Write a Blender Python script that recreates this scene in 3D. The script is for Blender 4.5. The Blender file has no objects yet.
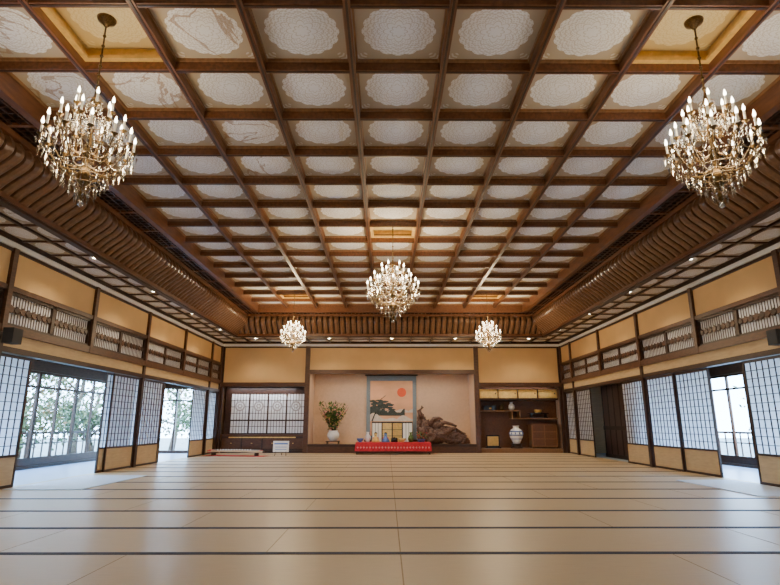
import bpy, math, random
from mathutils import Vector, Matrix, noise
random.seed(7)
S = bpy.context.scene
COL = S.collection
R = random.random
def U(a,b): return a+(b-a)*R()

# ------------------------------------------------------------------ materials
def newmat(name):
    m = bpy.data.materials.new(name); m.use_nodes = True
    nt = m.node_tree
    return m, nt, nt.nodes['Principled BSDF']
def pmat(name, col, rough=0.6, metal=0.0, noise_amt=0.15, scale=(3,3,3), nscale=4.0, spec=0.4, bump=0.0, emis=None, estr=0, trans=0.0, coords='Object'):
    m, nt, b = newmat(name)
    N, L = nt.nodes, nt.links
    b.inputs['Roughness'].default_value = rough
    b.inputs['Metallic'].default_value = metal
    b.inputs['Specular IOR Level'].default_value = spec
    if trans: b.inputs['Transmission Weight'].default_value = trans
    tc = N.new('ShaderNodeTexCoord'); mp = N.new('ShaderNodeMapping')
    mp.inputs['Scale'].default_value = scale
    L.new(tc.outputs[coords], mp.inputs['Vector'])
    nz = N.new('ShaderNodeTexNoise'); nz.inputs['Scale'].default_value = nscale; nz.inputs['Detail'].default_value = 5
    L.new(mp.outputs[0], nz.inputs['Vector'])
    rp = N.new('ShaderNodeValToRGB')
    rp.color_ramp.elements[0].position = 0.3; rp.color_ramp.elements[1].position = 0.7
    a = 1-noise_amt; c2 = 1+noise_amt
    rp.color_ramp.elements[0].color = (col[0]*a, col[1]*a, col[2]*a, 1)
    rp.color_ramp.elements[1].color = (min(col[0]*c2,1), min(col[1]*c2,1), min(col[2]*c2,1), 1)
    L.new(nz.outputs['Fac'], rp.inputs['Fac']); L.new(rp.outputs['Color'], b.inputs['Base Color'])
    if bump:
        bp = N.new('ShaderNodeBump'); bp.inputs['Strength'].default_value = bump; bp.inputs['Distance'].default_value = 0.02
        L.new(nz.outputs['Fac'], bp.inputs['Height']); L.new(bp.outputs[0], b.inputs['Normal'])
    if emis:
        b.inputs['Emission Color'].default_value = (*emis, 1); b.inputs['Emission Strength'].default_value = estr
        m.cycles.emission_sampling = 'NONE'
    return m

W_RIB   = pmat('wood_coffer_rib', (0.135,0.052,0.020), 0.38, noise_amt=0.3, scale=(6,1,6))
W_RIB2  = pmat('wood_coffer_mould', (0.24,0.12,0.05), 0.42, noise_amt=0.25, scale=(6,1,6))
W_DARK  = pmat('wood_dark', (0.036,0.015,0.009), 0.4, noise_amt=0.35, scale=(2,2,8))
W_MID   = pmat('wood_mid', (0.085,0.036,0.018), 0.4, noise_amt=0.3, scale=(2,2,8))
W_COVE  = pmat('wood_cove', (0.15,0.074,0.036), 0.30, noise_amt=0.25, scale=(4,4,4))
W_LAT   = pmat('wood_lattice_black', (0.015,0.008,0.005), 0.5, noise_amt=0.3)
GOLDW   = pmat('wall_gold_paper', (0.66,0.41,0.17), 0.7, noise_amt=0.06, scale=(1,1,1), nscale=1.5)
TANW    = pmat('board_tan', (0.50,0.35,0.18), 0.6, noise_amt=0.1, scale=(1,1,6))
PEACH   = pmat('alcove_peach_plaster', (0.68,0.48,0.34), 0.8, noise_amt=0.05)
WHITE   = pmat('cornice_white', (0.85,0.84,0.80), 0.6, noise_amt=0.03)
TWHITE  = pmat('transom_paper', (0.68,0.66,0.66), 0.7, noise_amt=0.05)
BRASS   = pmat('brass_aged', (0.13,0.08,0.03), 0.35, metal=0.75, noise_amt=0.4, nscale=20)
GOLD    = pmat('gold_leaf', (0.72,0.48,0.16), 0.4, metal=0.4, noise_amt=0.15)
BLACK   = pmat('lacquer_black', (0.015,0.013,0.013), 0.2, noise_amt=0.1)
RED     = pmat('cloth_red', (0.60,0.02,0.035), 0.75, noise_amt=0.15)
PORC    = pmat('porcelain_white', (0.82,0.83,0.85), 0.2, noise_amt=0.04)
BLUE    = pmat('porcelain_blue', (0.1,0.17,0.42), 0.25, noise_amt=0.3, nscale=9)
GREEN   = pmat('leaf_green', (0.09,0.16,0.04), 0.6, noise_amt=0.4)
YELL    = pmat('blossom_yellow', (0.75,0.52,0.16), 0.6, noise_amt=0.3)
PINK    = pmat('blossom_pink', (0.75,0.32,0.30), 0.6, noise_amt=0.3)
ROOT    = pmat('driftwood_dark', (0.12,0.062,0.045), 0.42, noise_amt=0.7, nscale=6, bump=0.6)
BARK    = pmat('bark', (0.10,0.075,0.055), 0.8, noise_amt=0.4, bump=0.5)
LEAFOUT = pmat('garden_leaves', (0.10,0.15,0.06), 0.6, noise_amt=0.5, nscale=2)
LEAFOUT2= pmat('garden_leaves_autumn', (0.19,0.14,0.06), 0.6, noise_amt=0.5, nscale=2)
GRASS   = pmat('garden_ground', (0.16,0.18,0.15), 0.9, noise_amt=0.4, nscale=1)
VFLOOR  = pmat('veranda_carpet', (0.40,0.50,0.64), 0.3, noise_amt=0.06)
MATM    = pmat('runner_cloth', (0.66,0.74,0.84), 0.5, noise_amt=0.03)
CANDLE  = pmat('candle_sleeve', (0.9,0.85,0.72), 0.5, noise_amt=0.03, emis=(1,0.8,0.5), estr=0.3)
BULB    = pmat('bulb_glow', (1,0.95,0.85), 0.4, noise_amt=0.0, emis=(1,0.88,0.66), estr=20)
DLIGHT  = pmat('downlight_glow', (1,0.95,0.85), 0.4, noise_amt=0.0, emis=(1,0.90,0.72), estr=25)
SCRB    = pmat('scroll_brocade', (0.20,0.25,0.29), 0.7, noise_amt=0.15, nscale=12)
SCRP    = pmat('scroll_paper', (0.76,0.42,0.25), 0.8, noise_amt=0.18, nscale=0.8, scale=(1,1,2))
INK     = pmat('ink_dark', (0.06,0.075,0.07), 0.8, noise_amt=0.4, nscale=8)
SUNR    = pmat('sun_vermilion', (0.78,0.12,0.05), 0.8, noise_amt=0.05)
WAVE    = pmat('wave_white', (0.66,0.58,0.50), 0.8, noise_amt=0.1)
SPK     = pmat('speaker_black', (0.02,0.02,0.022), 0.6, noise_amt=0.1)
KOTO    = pmat('paulownia', (0.55,0.38,0.22), 0.5, noise_amt=0.15, scale=(1,8,8))
SIGNB   = pmat('sign_blue', (0.15,0.25,0.55), 0.6, noise_amt=0.1)
BORD    = pmat('tatami_border', (0.030,0.036,0.055), 0.7, noise_amt=0.15)
SEAM    = pmat('tatami_seam', (0.36,0.25,0.14), 0.8, noise_amt=0.1)
CREST   = pmat('crest_print', (0.40,0.36,0.36), 0.8, noise_amt=0.2, nscale=10)

def simple_mix(name, builder):
    m, nt, b = newmat(name); out = nt.nodes['Material Output']; nt.nodes.remove(b)
    builder(nt.nodes, nt.links, out); return m
def _paper(N,L,out):
    d = N.new('ShaderNodeBsdfDiffuse'); t = N.new('ShaderNodeBsdfTranslucent'); mx = N.new('ShaderNodeMixShader')
    nz = N.new('ShaderNodeTexNoise'); nz.inputs['Scale'].default_value = 30
    rp = N.new('ShaderNodeValToRGB')
    rp.color_ramp.elements[0].color = (0.82,0.84,0.87,1); rp.color_ramp.elements[1].color = (0.90,0.91,0.94,1)
    L.new(nz.outputs['Fac'], rp.inputs['Fac'])
    L.new(rp.outputs[0], d.inputs['Color']); L.new(rp.outputs[0], t.inputs['Color'])
    mx.inputs[0].default_value = 0.5
    L.new(d.outputs[0], mx.inputs[1]); L.new(t.outputs[0], mx.inputs[2]); L.new(mx.outputs[0], out.inputs['Surface'])
PAPER = simple_mix('shoji_paper', _paper)
def _glass(N,L,out):
    t = N.new('ShaderNodeBsdfTransparent'); g = N.new('ShaderNodeBsdfGlossy'); mx = N.new('ShaderNodeMixShader')
    g.inputs['Roughness'].default_value = 0.02; t.inputs['Color'].default_value = (0.92,0.97,1,1); mx.inputs[0].default_value = 0.05
    L.new(t.outputs[0], mx.inputs[1]); L.new(g.outputs[0], mx.inputs[2]); L.new(mx.outputs[0], out.inputs['Surface'])
GLASS = simple_mix('window_glass', _glass)
def _cryst(N,L,out):
    t = N.new('ShaderNodeBsdfTransparent'); g = N.new('ShaderNodeBsdfGlossy'); d = N.new('ShaderNodeBsdfDiffuse')
    nz = N.new('ShaderNodeTexNoise'); nz.inputs['Scale'].default_value = 25
    rp = N.new('ShaderNodeValToRGB'); rp.color_ramp.elements[0].color=(0.16,0.14,0.11,1); rp.color_ramp.elements[1].color=(0.8,0.79,0.77,1)
    L.new(nz.outputs['Fac'], rp.inputs['Fac']); L.new(rp.outputs[0], d.inputs['Color'])
    t.inputs['Color'].default_value=(0.70,0.69,0.66,1); g.inputs['Color'].default_value=(0.95,0.95,0.95,1); g.inputs['Roughness'].default_value=0.04
    m1=N.new('ShaderNodeMixShader'); m1.inputs[0].default_value=0.45; m2=N.new('ShaderNodeMixShader'); m2.inputs[0].default_value=0.12
    L.new(t.outputs[0],m1.inputs[1]); L.new(g.outputs[0],m1.inputs[2]); L.new(m1.outputs[0],m2.inputs[1]); L.new(d.outputs[0],m2.inputs[2]); L.new(m2.outputs[0],out.inputs['Surface'])
CRYST = simple_mix('crystal', _cryst)

def panel_mat(name, base, med, stains=False):
    m, nt, b = newmat(name); N, L = nt.nodes, nt.links
    def M(op, a, b_=None, c=None):
        n = N.new('ShaderNodeMath'); n.operation = op
        for i, v in enumerate((a, b_, c)):
            if v is None: continue
            if isinstance(v, (int, float)): n.inputs[i].default_value = v
            else: L.new(v, n.inputs[i])
        return n.outputs[0]
    uv = N.new('ShaderNodeUVMap'); sp = N.new('ShaderNodeSeparateXYZ'); L.new(uv.outputs[0], sp.inputs[0])
    x = M('SUBTRACT', sp.outputs[0], 0.5); y = M('SUBTRACT', sp.outputs[1], 0.5)
    r = M('SQRT', M('ADD', M('MULTIPLY', x, x), M('MULTIPLY', y, y)))
    th = M('ARCTAN2', y, x)
    def cosn(n,t=th): return M('COSINE', M('MULTIPLY', t, n))
    disk = M('LESS_THAN', r, M('ADD', 0.360, M('MULTIPLY', M('ABSOLUTE', cosn(8)), 0.026)))
    def petal(r0, n, amp, w):
        return M('COMPARE', r, M('ADD', r0, M('MULTIPLY', M('ABSOLUTE', cosn(n)), amp)), w)
    lines = petal(0.06,4,0.03,0.006)
    for (r0,n,amp,w) in ((0.11,4,0.05,0.006),(0.19,6,0.035,0.006),(0.25,8,0.03,0.005),(0.31,12,0.02,0.005)):
        lines = M('MAXIMUM', lines, petal(r0,n,amp,w))
    dots = M('GREATER_THAN', M('MULTIPLY', M('SINE', M('MULTIPLY', r, 150)), cosn(32)), 0.3)
    band = M('GREATER_THAN', r, 0.15)
    dark = M('MAXIMUM', M('MULTIPLY', lines, 0.5), M('MULTIPLY', M('MULTIPLY', dots, band), 0.38))
    fac = M('MULTIPLY', disk, M('SUBTRACT', 0.90, dark))
    cx = M('SUBTRACT', 0.5, M('ABSOLUTE', x)); cy = M('SUBTRACT', 0.5, M('ABSOLUTE', y))
    rc = M('SQRT', M('ADD', M('MULTIPLY', cx, cx), M('MULTIPLY', cy, cy)))
    tc = M('ARCTAN2', cy, cx)
    ce = M('ADD', 0.19, M('MULTIPLY', cosn(8,tc), 0.03))
    cm = M('MULTIPLY', M('LESS_THAN', rc, ce), M('GREATER_THAN', M('SINE', M('ADD', M('MULTIPLY', rc, 120), M('MULTIPLY', cosn(8,tc), 2))), 0.2))
    fac = M('MAXIMUM', fac, M('MULTIPLY', cm, 0.45))
    g = N.new('ShaderNodeNewGeometry')
    nz = N.new('ShaderNodeTexNoise'); nz.inputs['Scale'].default_value = 1.1; nz.inputs['Detail'].default_value = 3
    tcx = N.new('ShaderNodeTexCoord'); L.new(tcx.outputs['Object'], nz.inputs['Vector'])
    val = M('ADD', 0.86, M('ADD', M('MULTIPLY', g.outputs['Random Per Island'], 0.14), M('MULTIPLY', nz.outputs['Fac'], 0.12)))
    mx = N.new('ShaderNodeMix'); mx.data_type = 'RGBA'
    mx.inputs[6].default_value = (*base, 1); mx.inputs[7].default_value = (*med, 1)
    L.new(fac, mx.inputs[0])
    colr = mx.outputs[2]
    if stains:   # old water stains on the silk, left side of the hall
        so = N.new('ShaderNodeSeparateXYZ'); L.new(tcx.outputs['Object'], so.inputs[0])
        n2 = N.new('ShaderNodeTexNoise'); n2.inputs['Scale'].default_value = 0.9; n2.inputs['Detail'].default_value = 6; n2.inputs['Distortion'].default_value=0.8
        L.new(tcx.outputs['Object'], n2.inputs['Vector'])
        ln = M('COMPARE', n2.outputs['Fac'], 0.52, 0.010)
        pm = M('MULTIPLY', M('LESS_THAN', so.outputs[0], -1.6), M('LESS_THAN', so.outputs[1], 8.3))
        m2 = N.new('ShaderNodeMix'); m2.data_type='RGBA'; m2.inputs[7].default_value=(0.30,0.17,0.08,1)
        L.new(M('MULTIPLY', M('MULTIPLY', ln, pm), 0.6), m2.inputs[0]); L.new(colr, m2.inputs[6]); colr=m2.outputs[2]
    hs = N.new('ShaderNodeHueSaturation'); L.new(colr, hs.inputs['Color']); L.new(val, hs.inputs['Value'])
    L.new(hs.outputs[0], b.inputs['Base Color'])
    b.inputs['Roughness'].default_value = 0.75; b.inputs['Specular IOR Level'].default_value = 0.2
    return m
PANEL = panel_mat('coffer_panel_medallion', (0.45,0.37,0.27), (0.84,0.85,0.85), True)
PGOLD = panel_mat('coffer_panel_gold', (0.50,0.36,0.15), (0.66,0.55,0.30))

def floor_mat():
    m, nt, b = newmat('tatami_rush'); N, L = nt.nodes, nt.links
    tc = N.new('ShaderNodeTexCoord')
    mp = N.new('ShaderNodeMapping'); mp.inputs['Scale'].default_value = (1.5, 60, 1); L.new(tc.outputs['Object'], mp.inputs[0])
    n1 = N.new('ShaderNodeTexNoise'); n1.inputs['Scale'].default_value = 3; n1.inputs['Detail'].default_value = 4; L.new(mp.outputs[0], n1.inputs[0])
    n2 = N.new('ShaderNodeTexNoise'); n2.inputs['Scale'].default_value = 0.5; L.new(tc.outputs['Object'], n2.inputs[0])
    r1 = N.new('ShaderNodeValToRGB'); r1.color_ramp.elements[0].position = .3; r1.color_ramp.elements[1].position = .7
    r1.color_ramp.elements[0].color = (0.56,0.41,0.235,1); r1.color_ramp.elements[1].color = (0.67,0.505,0.30,1)
    L.new(n1.outputs['Fac'], r1.inputs[0])
    mx = N.new('ShaderNodeMix'); mx.data_type = 'RGBA'; mx.blend_type = 'MULTIPLY'; mx.inputs[0].default_value = 1
    r2 = N.new('ShaderNodeValToRGB'); r2.color_ramp.elements[0].color = (0.9,0.9,0.9,1); r2.color_ramp.elements[1].color = (1,1,1,1)
    L.new(n2.outputs['Fac'], r2.inputs[0]); L.new(r1.outputs[0], mx.inputs[6]); L.new(r2.outputs[0], mx.inputs[7])
    L.new(mx.outputs[2], b.inputs['Base Color'])
    b.inputs['Roughness'].default_value = 0.38; b.inputs['Specular IOR Level'].default_value = 0.45
    bp = N.new('ShaderNodeBump'); bp.inputs['Strength'].default_value = 0.12; bp.inputs['Distance'].default_value = 0.004
    L.new(n1.outputs['Fac'], bp.inputs['Height']); L.new(bp.outputs[0], b.inputs['Normal'])
    return m
TATAMI = floor_mat()

# ------------------------------------------------------------------ mesh builder
class MB:
    def __init__(s): s.v=[]; s.f=[]; s.m=[]; s.uv=[]; s.sm=[]
    def face(s, idx, mi, uv=None, sm=False):
        s.f.append(tuple(idx)); s.m.append(mi); s.uv.append(uv); s.sm.append(sm)
    def quad(s, pts, mi=0, uv=None):
        n=len(s.v); s.v += [tuple(p) for p in pts]; s.face(range(n,n+len(pts)), mi, uv)
    def box(s, x0,x1,y0,y1,z0,z1, mi=0):
        if x0>x1: x0,x1=x1,x0
        if y0>y1: y0,y1=y1,y0
        if z0>z1: z0,z1=z1,z0
        n=len(s.v)
        s.v += [(x0,y0,z0),(x1,y0,z0),(x1,y1,z0),(x0,y1,z0),(x0,y0,z1),(x1,y0,z1),(x1,y1,z1),(x0,y1,z1)]
        for q in ((0,3,2,1),(4,5,6,7),(0,1,5,4),(1,2,6,5),(2,3,7,6),(3,0,4,7)):
            s.face([n+i for i in q], mi)
    def lathe(s, prof, c=(0,0,0), seg=16, mi=0, sm=True):
        n=len(s.v); k=len(prof)
        for j in range(seg):
            a=2*math.pi*j/seg
            for r,z in prof: s.v.append((c[0]+r*math.cos(a), c[1]+r*math.sin(a), c[2]+z))
        for j in range(seg):
            j2=(j+1)%seg
            for i in range(k-1):
                s.face((n+j*k+i, n+j2*k+i, n+j2*k+i+1, n+j*k+i+1), mi, None, sm)
        s.face([n+j*k for j in range(seg)][::-1], mi); s.face([n+j*k+k-1 for j in range(seg)], mi)
    def tube(s, pts, r, seg=6, mi=0, sm=True):
        pts=[Vector(p) for p in pts]; n=len(s.v); K=len(pts)
        for i,p in enumerate(pts):
            d=(pts[min(i+1,K-1)]-pts[max(i-1,0)])
            if d.length<1e-9: d=Vector((0,0,1))
            d.normalize()
            up=Vector((0,0,1)) if abs(d.z)<0.9 else Vector((1,0,0))
            a=d.cross(up).normalized(); b=d.cross(a).normalized()
            rr = r(i/(K-1)) if callable(r) else r
            for j in range(seg):
                t=2*math.pi*j/seg; q=p+a*(rr*math.cos(t))+b*(rr*math.sin(t)); s.v.append(tuple(q))
        for i in range(K-1):
            for j in range(seg):
                j2=(j+1)%seg
                s.face((n+i*seg+j, n+i*seg+j2, n+(i+1)*seg+j2, n+(i+1)*seg+j), mi, None, sm)
        s.face([n+j for j in range(seg)][::-1], mi); s.face([n+(K-1)*seg+j for j in range(seg)], mi)
    def octa(s, c, r, hu, hd, mi=0):
        n=len(s.v); x,y,z=c; a=U(0,1.5)
        for k in range(4):
            s.v.append((x+r*math.cos(a+k*math.pi/2), y+r*math.sin(a+k*math.pi/2), z))
        s.v += [(x,y,z+hu),(x,y,z-hd)]
        for k in range(4):
            k2=(k+1)%4
            s.face((n+k,n+k2,n+4), mi); s.face((n+k2,n+k,n+5), mi)
    def prism(s, outline, axis_pts, mi=0):
        n=len(s.v); A,B=outline,axis_pts; k=len(A)
        s.v += [tuple(p) for p in A]+[tuple(p) for p in B]
        s.face(range(n,n+k), mi); s.face([n+k+i for i in range(k)][::-1], mi)
        for i in range(k):
            j=(i+1)%k; s.face((n+i,n+j,n+k+j,n+k+i), mi)
    def obj(s, name, mats, loc=(0,0,0), rot=(0,0,0), parent=None):
        me=bpy.data.meshes.new(name); me.from_pydata(s.v,[],s.f)
        for m in mats: me.materials.append(m)
        me.polygons.foreach_set('material_index', s.m)
        me.polygons.foreach_set('use_smooth', s.sm)
        uvl=me.uv_layers.new(name='UVMap')
        for p,uv in zip(me.polygons, s.uv):
            if uv:
                for li,c in zip(p.loop_indices, uv): uvl.data[li].uv=c
        me.validate(); me.update()
        return place(name, me, loc, rot, parent)
def place(name, me, loc=(0,0,0), rot=(0,0,0), parent=None):
    o=bpy.data.objects.new(name, me); COL.objects.link(o)
    o.location=loc; o.rotation_euler=rot
    if parent: o.parent=parent
    return o

# ------------------------------------------------------------------ dimensions
XL, XR = -6.60, 6.95
YB, YF = 21.6, -5.52
CX, CELL, CELY = 0.12, 1.02, 0.99
GX0, GX1 = CX-4.5*CELL, CX+4.5*CELL
K = 24
GY0 = 4.38-10*CELY
GY1 = GY0+K*CELY
ZR, ZP = 4.97, 5.11
ZA = 4.30
ZTOP = 5.6
LB = 0.52
CA = 0.38

# ------------------------------------------------------------------ floor
f=MB()
f.box(XL-0.14,XR+0.14,YF,YB,-0.2,0,0)
y=5.12-1.18*9; row=0
while y<21.4:
    if y>YF+0.1:
        f.box(XL,XR,y-0.044,y-0.003,-0.001,0.003,1); f.box(XL,XR,y+0.003,y+0.044,-0.001,0.003,1)
        f.box(XL,XR,y-0.003,y+0.003,-0.001,0.002,2)
        off=0 if row%2==0 else 1.18
        for kx in range(-3,4):
            xx=CX+off+kx*2.36
            if kx!=0 and XL+0.1<xx<XR-0.1: f.box(xx-0.003,xx+0.003,y+0.044,min(y+1.136,YB-0.3),-0.001,0.0015,2)
    y+=1.18; row+=1
f.box(CX-0.005,CX+0.005,YF,YB-0.3,-0.001,0.002,2)
f.obj('floor',[TATAMI,BORD,SEAM])
vf=MB()
vf.box(XL-2.4,XL-0.14,YF,YB,-0.2,-0.005,0); vf.box(XR+0.14,XR+2.4,YF,YB,-0.2,-0.005,0)
vf.obj('floor_veranda',[VFLOOR])

# ------------------------------------------------------------------ main ceiling
c=MB()
special={}
def cellidx(X,Y): return (int((X-GX0)//CELL), int((Y-GY0)//CELY))
CXL,CXR=CX-3*CELL,CX+3*CELL
yc=lambda j:4.38+(j+0.5)*CELY
CH=[(CXL-0.02,yc(0),1.0,0.81),(CXR+0.07,yc(0),1.0,0.81),(CX,yc(6),1.05,1.0),(CXL,yc(12),0.8,0.95),(CXR,yc(12),0.8,0.95),(CX,yc(-6),1.05,1.0)]
for X,Y,s_,_ in CH: special[cellidx(X,Y)]=1
for i in range(10):
    x=GX0+i*CELL
    c.box(x-0.036,x+0.036,GY0,GY1,ZR,ZP+0.05,0)
    c.box(x-0.012,x+0.012,GY0,GY1,ZR-0.010,ZR,5)
for j in range(K+1):
    y=GY0+j*CELY
    c.box(GX0,GX1,y-0.032,y+0.032,ZR+0.012,ZP+0.05,0)
    c.box(GX0,GX1,y-0.010,y+0.010,ZR+0.004,ZR+0.012,5)
UVQ=[(0,0),(0,1),(1,1),(1,0)]
for i in range(9):
    for j in range(K):
        x0,x1=GX0+i*CELL,GX0+(i+1)*CELL; y0,y1=GY0+j*CELY,GY0+(j+1)*CELY
        sp=(i,j) in special
        a,b_=0.036,0.058
        zt=ZP-0.035
        if sp:
            zz=ZP+0.14
            c.quad([(x0,y0,zz),(x0,y1,zz),(x1,y1,zz),(x1,y0,zz)],3,UVQ)
            for (p,q,r_,s_) in ((x0,x0+0.03,y0,y1),(x1-0.03,x1,y0,y1)): c.box(p,q,r_,s_,ZP,zz,6)
            for (r_,s_) in ((y0,y0+0.03),(y1-0.03,y1)): c.box(x0,x1,r_,s_,ZP,zz,6)
            mi=6; b_=0.10
        else:
            c.quad([(x0,y0,ZP),(x0,y1,ZP),(x1,y1,ZP),(x1,y0,ZP)],2,UVQ)
            mi=1
        c.box(x0+a,x0+b_,y0+a,y1-a,zt,ZP,mi); c.box(x1-b_,x1-a,y0+a,y1-a,zt,ZP,mi)
        c.box(x0+b_,x1-b_,y0+a,y0+b_,zt,ZP,mi); c.box(x0+b_,x1-b_,y1-b_,y1-a,zt,ZP,mi)
ZL=4.86
def lattice(x0,x1,y0,y1):
    c.quad([(x0,y0,ZL+0.12),(x0,y1,ZL+0.12),(x1,y1,ZL+0.12),(x1,y0,ZL+0.12)],4)
    n=max(1,round((x1-x0)/0.13))
    for k in range(n+1):
        x=x0+(x1-x0)*k/n; c.box(x-0.011,x+0.011,y0,y1,ZL,ZL+0.03,5 if k%3 else 7)
    n=max(1,round((y1-y0)/0.1414))
    for k in range(n+1):
        y=y0+(y1-y0)*k/n
        big=(k%7==0)
        w=0.03 if big else 0.011
        c.box(x0,x1,y-w,y+w,ZL-0.005 if big else ZL+0.004,ZL+0.034,0 if big else 5)
lattice(GX0-LB,GX0-0.04,GY0,GY1+LB); lattice(GX1+0.04,GX1+LB,GY0,GY1+LB); lattice(GX0-0.04,GX1+0.04,GY1+0.035,GY1+LB)
for (x0,x1,y0,y1) in ((GX0-0.07,GX0+0.04,GY0,GY1+0.05),(GX1-0.04,GX1+0.07,GY0,GY1+0.05),(GX0-0.07,GX1+0.07,GY1-0.04,GY1+0.07)):
    c.box(x0,x1,y0,y1,ZL-0.04,ZP+0.02,0)
def aisle(x0,x1,y0,y1,nx,ny):
    dx,dy=(x1-x0)/nx,(y1-y0)/ny
    for i in range(nx):
        for j in range(ny):
            a,b2=x0+i*dx,x0+(i+1)*dx; p,q=y0+j*dy,y0+(j+1)*dy
            c.quad([(a,p,ZA),(a,q,ZA),(b2,q,ZA),(b2,p,ZA)],2,UVQ)
    for i in range(nx+1):
        x=x0+i*dx; c.box(x-0.026,x+0.026,y0,y1,ZA-0.038,ZA+0.02,5)
    for j in range(ny+1):
        y=y0+j*dy; c.box(x0,x1,y-0.022,y+0.022,ZA-0.028,ZA+0.02,7)
AX0,AX1=GX0-LB-CA-0.12, GX1+LB+CA+0.12
AY=GY1+LB+CA+0.12
aisle(XL,AX0,YF,YB,2,33); aisle(AX1,XR,YF,YB,2,33); aisle(AX0,AX1,AY,YB,14,3)
c.box(XL-3.2,XR+3.2,YF-0.3,YB+2.2,ZTOP,ZTOP+0.1,5)  # unseen cover slab, added over hall and verandas to block sky light
c.obj('ceiling',[W_RIB,W_RIB2,PANEL,PGOLD,W_LAT,W_DARK,GOLD,W_MID])

def cove(name, mp, s0, s1):
    m=MB()
    prof=[]
    for i in range(15):
        t=i/14
        a=CA*t - 0.15*math.sin(math.pi*t) - 0.05*math.sin(2*math.pi*t)
        z=4.78-(4.78-4.20)*t
        prof.append((a,z))
    n=int((s1-s0)/0.20); st=(s1-s0)/n
    for k in range(n):
        sa=s0+k*st+0.025; sb=s0+(k+1)*st-0.025
        base=len(m.v)
        for (a,z) in prof:
            m.v += [mp(sa,a+0.02,z), mp((sa*0.7+sb*0.3),a-0.02,z), mp((sa*0.3+sb*0.7),a-0.02,z), mp(sb,a+0.02,z), mp(sb,a+0.13,z), mp(sa,a+0.13,z)]
        for i in range(len(prof)-1):
            for j in range(6):
                j2=(j+1)%6
                m.face((base+i*6+j, base+i*6+j2, base+(i+1)*6+j2, base+(i+1)*6+j),0,None,False)
        m.face([base+j for j in range(6)],0); e=base+(len(prof)-1)*6; m.face([e+j for j in range(6)],0)
    for i in range(len(prof)-1):
        a,z=prof[i]; a2,z2=prof[i+1]
        m.quad([mp(s0,a+0.10,z),mp(s1,a+0.10,z),mp(s1,a2+0.10,z2),mp(s0,a2+0.10,z2)],3)
    def bx(a0,a1,z0,z1,mi):
        p=mp(s0,a0,z0); q=mp(s1,a1,z1); m.box(p[0],q[0],p[1],q[1],z0,z1,mi)
    bx(-0.06,0.10,4.78,4.86,2); bx(CA-0.06,CA+0.12,4.14,4.21,2); bx(CA+0.04,CA+0.12,4.18,5.59,1)
    bx(CA-0.02,CA+0.09,4.10,4.14,1)
    return m.obj(name,[W_COVE,W_DARK,W_RIB,W_LAT])
ex=CA+0.12
cove('trim_1', lambda s,a,z:(GX0-LB-a,s,z), YF, GY1+LB+ex)
cove('trim_2', lambda s,a,z:(GX1+LB+a,s,z), YF, GY1+LB+ex)
cove('trim_3', lambda s,a,z:(s,GY1+LB+a,z), GX0-LB-ex, GX1+LB+ex)

# ------------------------------------------------------------------ side walls
P0=14.75; BAY=2.8
STUDS=[P0+BAY*k for k in range(-7,3)]
POSTS=[YB-0.07,P0+2*BAY-0.05,P0,P0-2*BAY,P0-4*BAY,P0-6*BAY]
def side_wall(name, xw, sg, tn):
    m=MB()
    def B(d0,d1,y0,y1,z0,z1,mi): m.box(xw+sg*d0, xw+sg*d1, y0,y1,z0,z1,mi)
    B(-0.14,0,YF,YB,3.42,ZTOP,0)
    B(-0.10,0.05,YF,YB,4.22,4.30,1)
    B(-0.10,0.06,YF,YB,4.11,4.20,2)
    B(-0.10,0.035,YF,YB,4.05,4.10,1)
    B(-0.14,0.04,YF,YB,3.36,3.45,3)
    B(-0.14,0.05,YF,YB,2.62,2.76,3)
    B(-0.12,0.0,YF,YB,2.40,2.62,4)
    B(-0.14,0.03,YF,YB,2.30,2.40,1)
    for y in STUDS+[YB-0.07]:
        B(-0.14,0.06,y-0.06,y+0.06,2.62,4.11,3)
    ys_=STUDS+[YB]
    for i in range(len(ys_)-1):
        y0,y1=ys_[i],ys_[i+1]
        m.quad([(xw-sg*0.05,y0,2.76),(xw-sg*0.05,y1,2.76),(xw-sg*0.05,y1,3.36),(xw-sg*0.05,y0,3.36)],5)
        nh=2 if y1-y0>2 else 1
        wd=(y1-y0-0.12)/nh
        for h in range(nh):
            a=y0+0.06+h*wd; b_=a+wd
            B(-0.06,0.0,a,a+0.05,2.76,3.36,1); B(-0.06,0.0,b_-0.05,b_,2.76,3.36,1)
            B(-0.06,0.0,a,b_,2.76,2.81,1); B(-0.06,0.0,a,b_,3.31,3.36,1)
            n=int(wd/0.08)
            for k in range(1,n):
                yy=a+0.05+(wd-0.1)*k/n; B(-0.045,-0.035,yy-0.005,yy+0.005,2.8,3.32,1)
            B(-0.04,-0.02,a,b_,3.01,3.11,3)
            for k in range(8):
                yy=a+0.12+(wd-0.24)*k/7
                pts=[]; pts2=[]
                for q in range(8):
                    an=2*math.pi*q/8; rr=0.075 if q%2==0 else 0.05
                    pts.append((xw-sg*0.02, yy+rr*math.cos(an), 3.06+rr*math.sin(an)))
                    pts2.append((xw-sg*0.005, yy+rr*math.cos(an), 3.06+rr*math.sin(an)))
                m.prism(pts,pts2,1 if k%2 else 3)
    m.obj(name,[GOLDW,W_DARK,WHITE,W_MID,TANW,TWHITE])
    p=MB()
    for y in POSTS: p.box(xw-sg*0.14,xw+sg*0.04,y-0.065,y+0.065,0.001,2.62,0)
    p.obj('trim_%d'%tn,[W_DARK])
side_wall('wall_left', XL, 1, 4)
side_wall('wall_right', XR, -1, 5)

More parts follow.
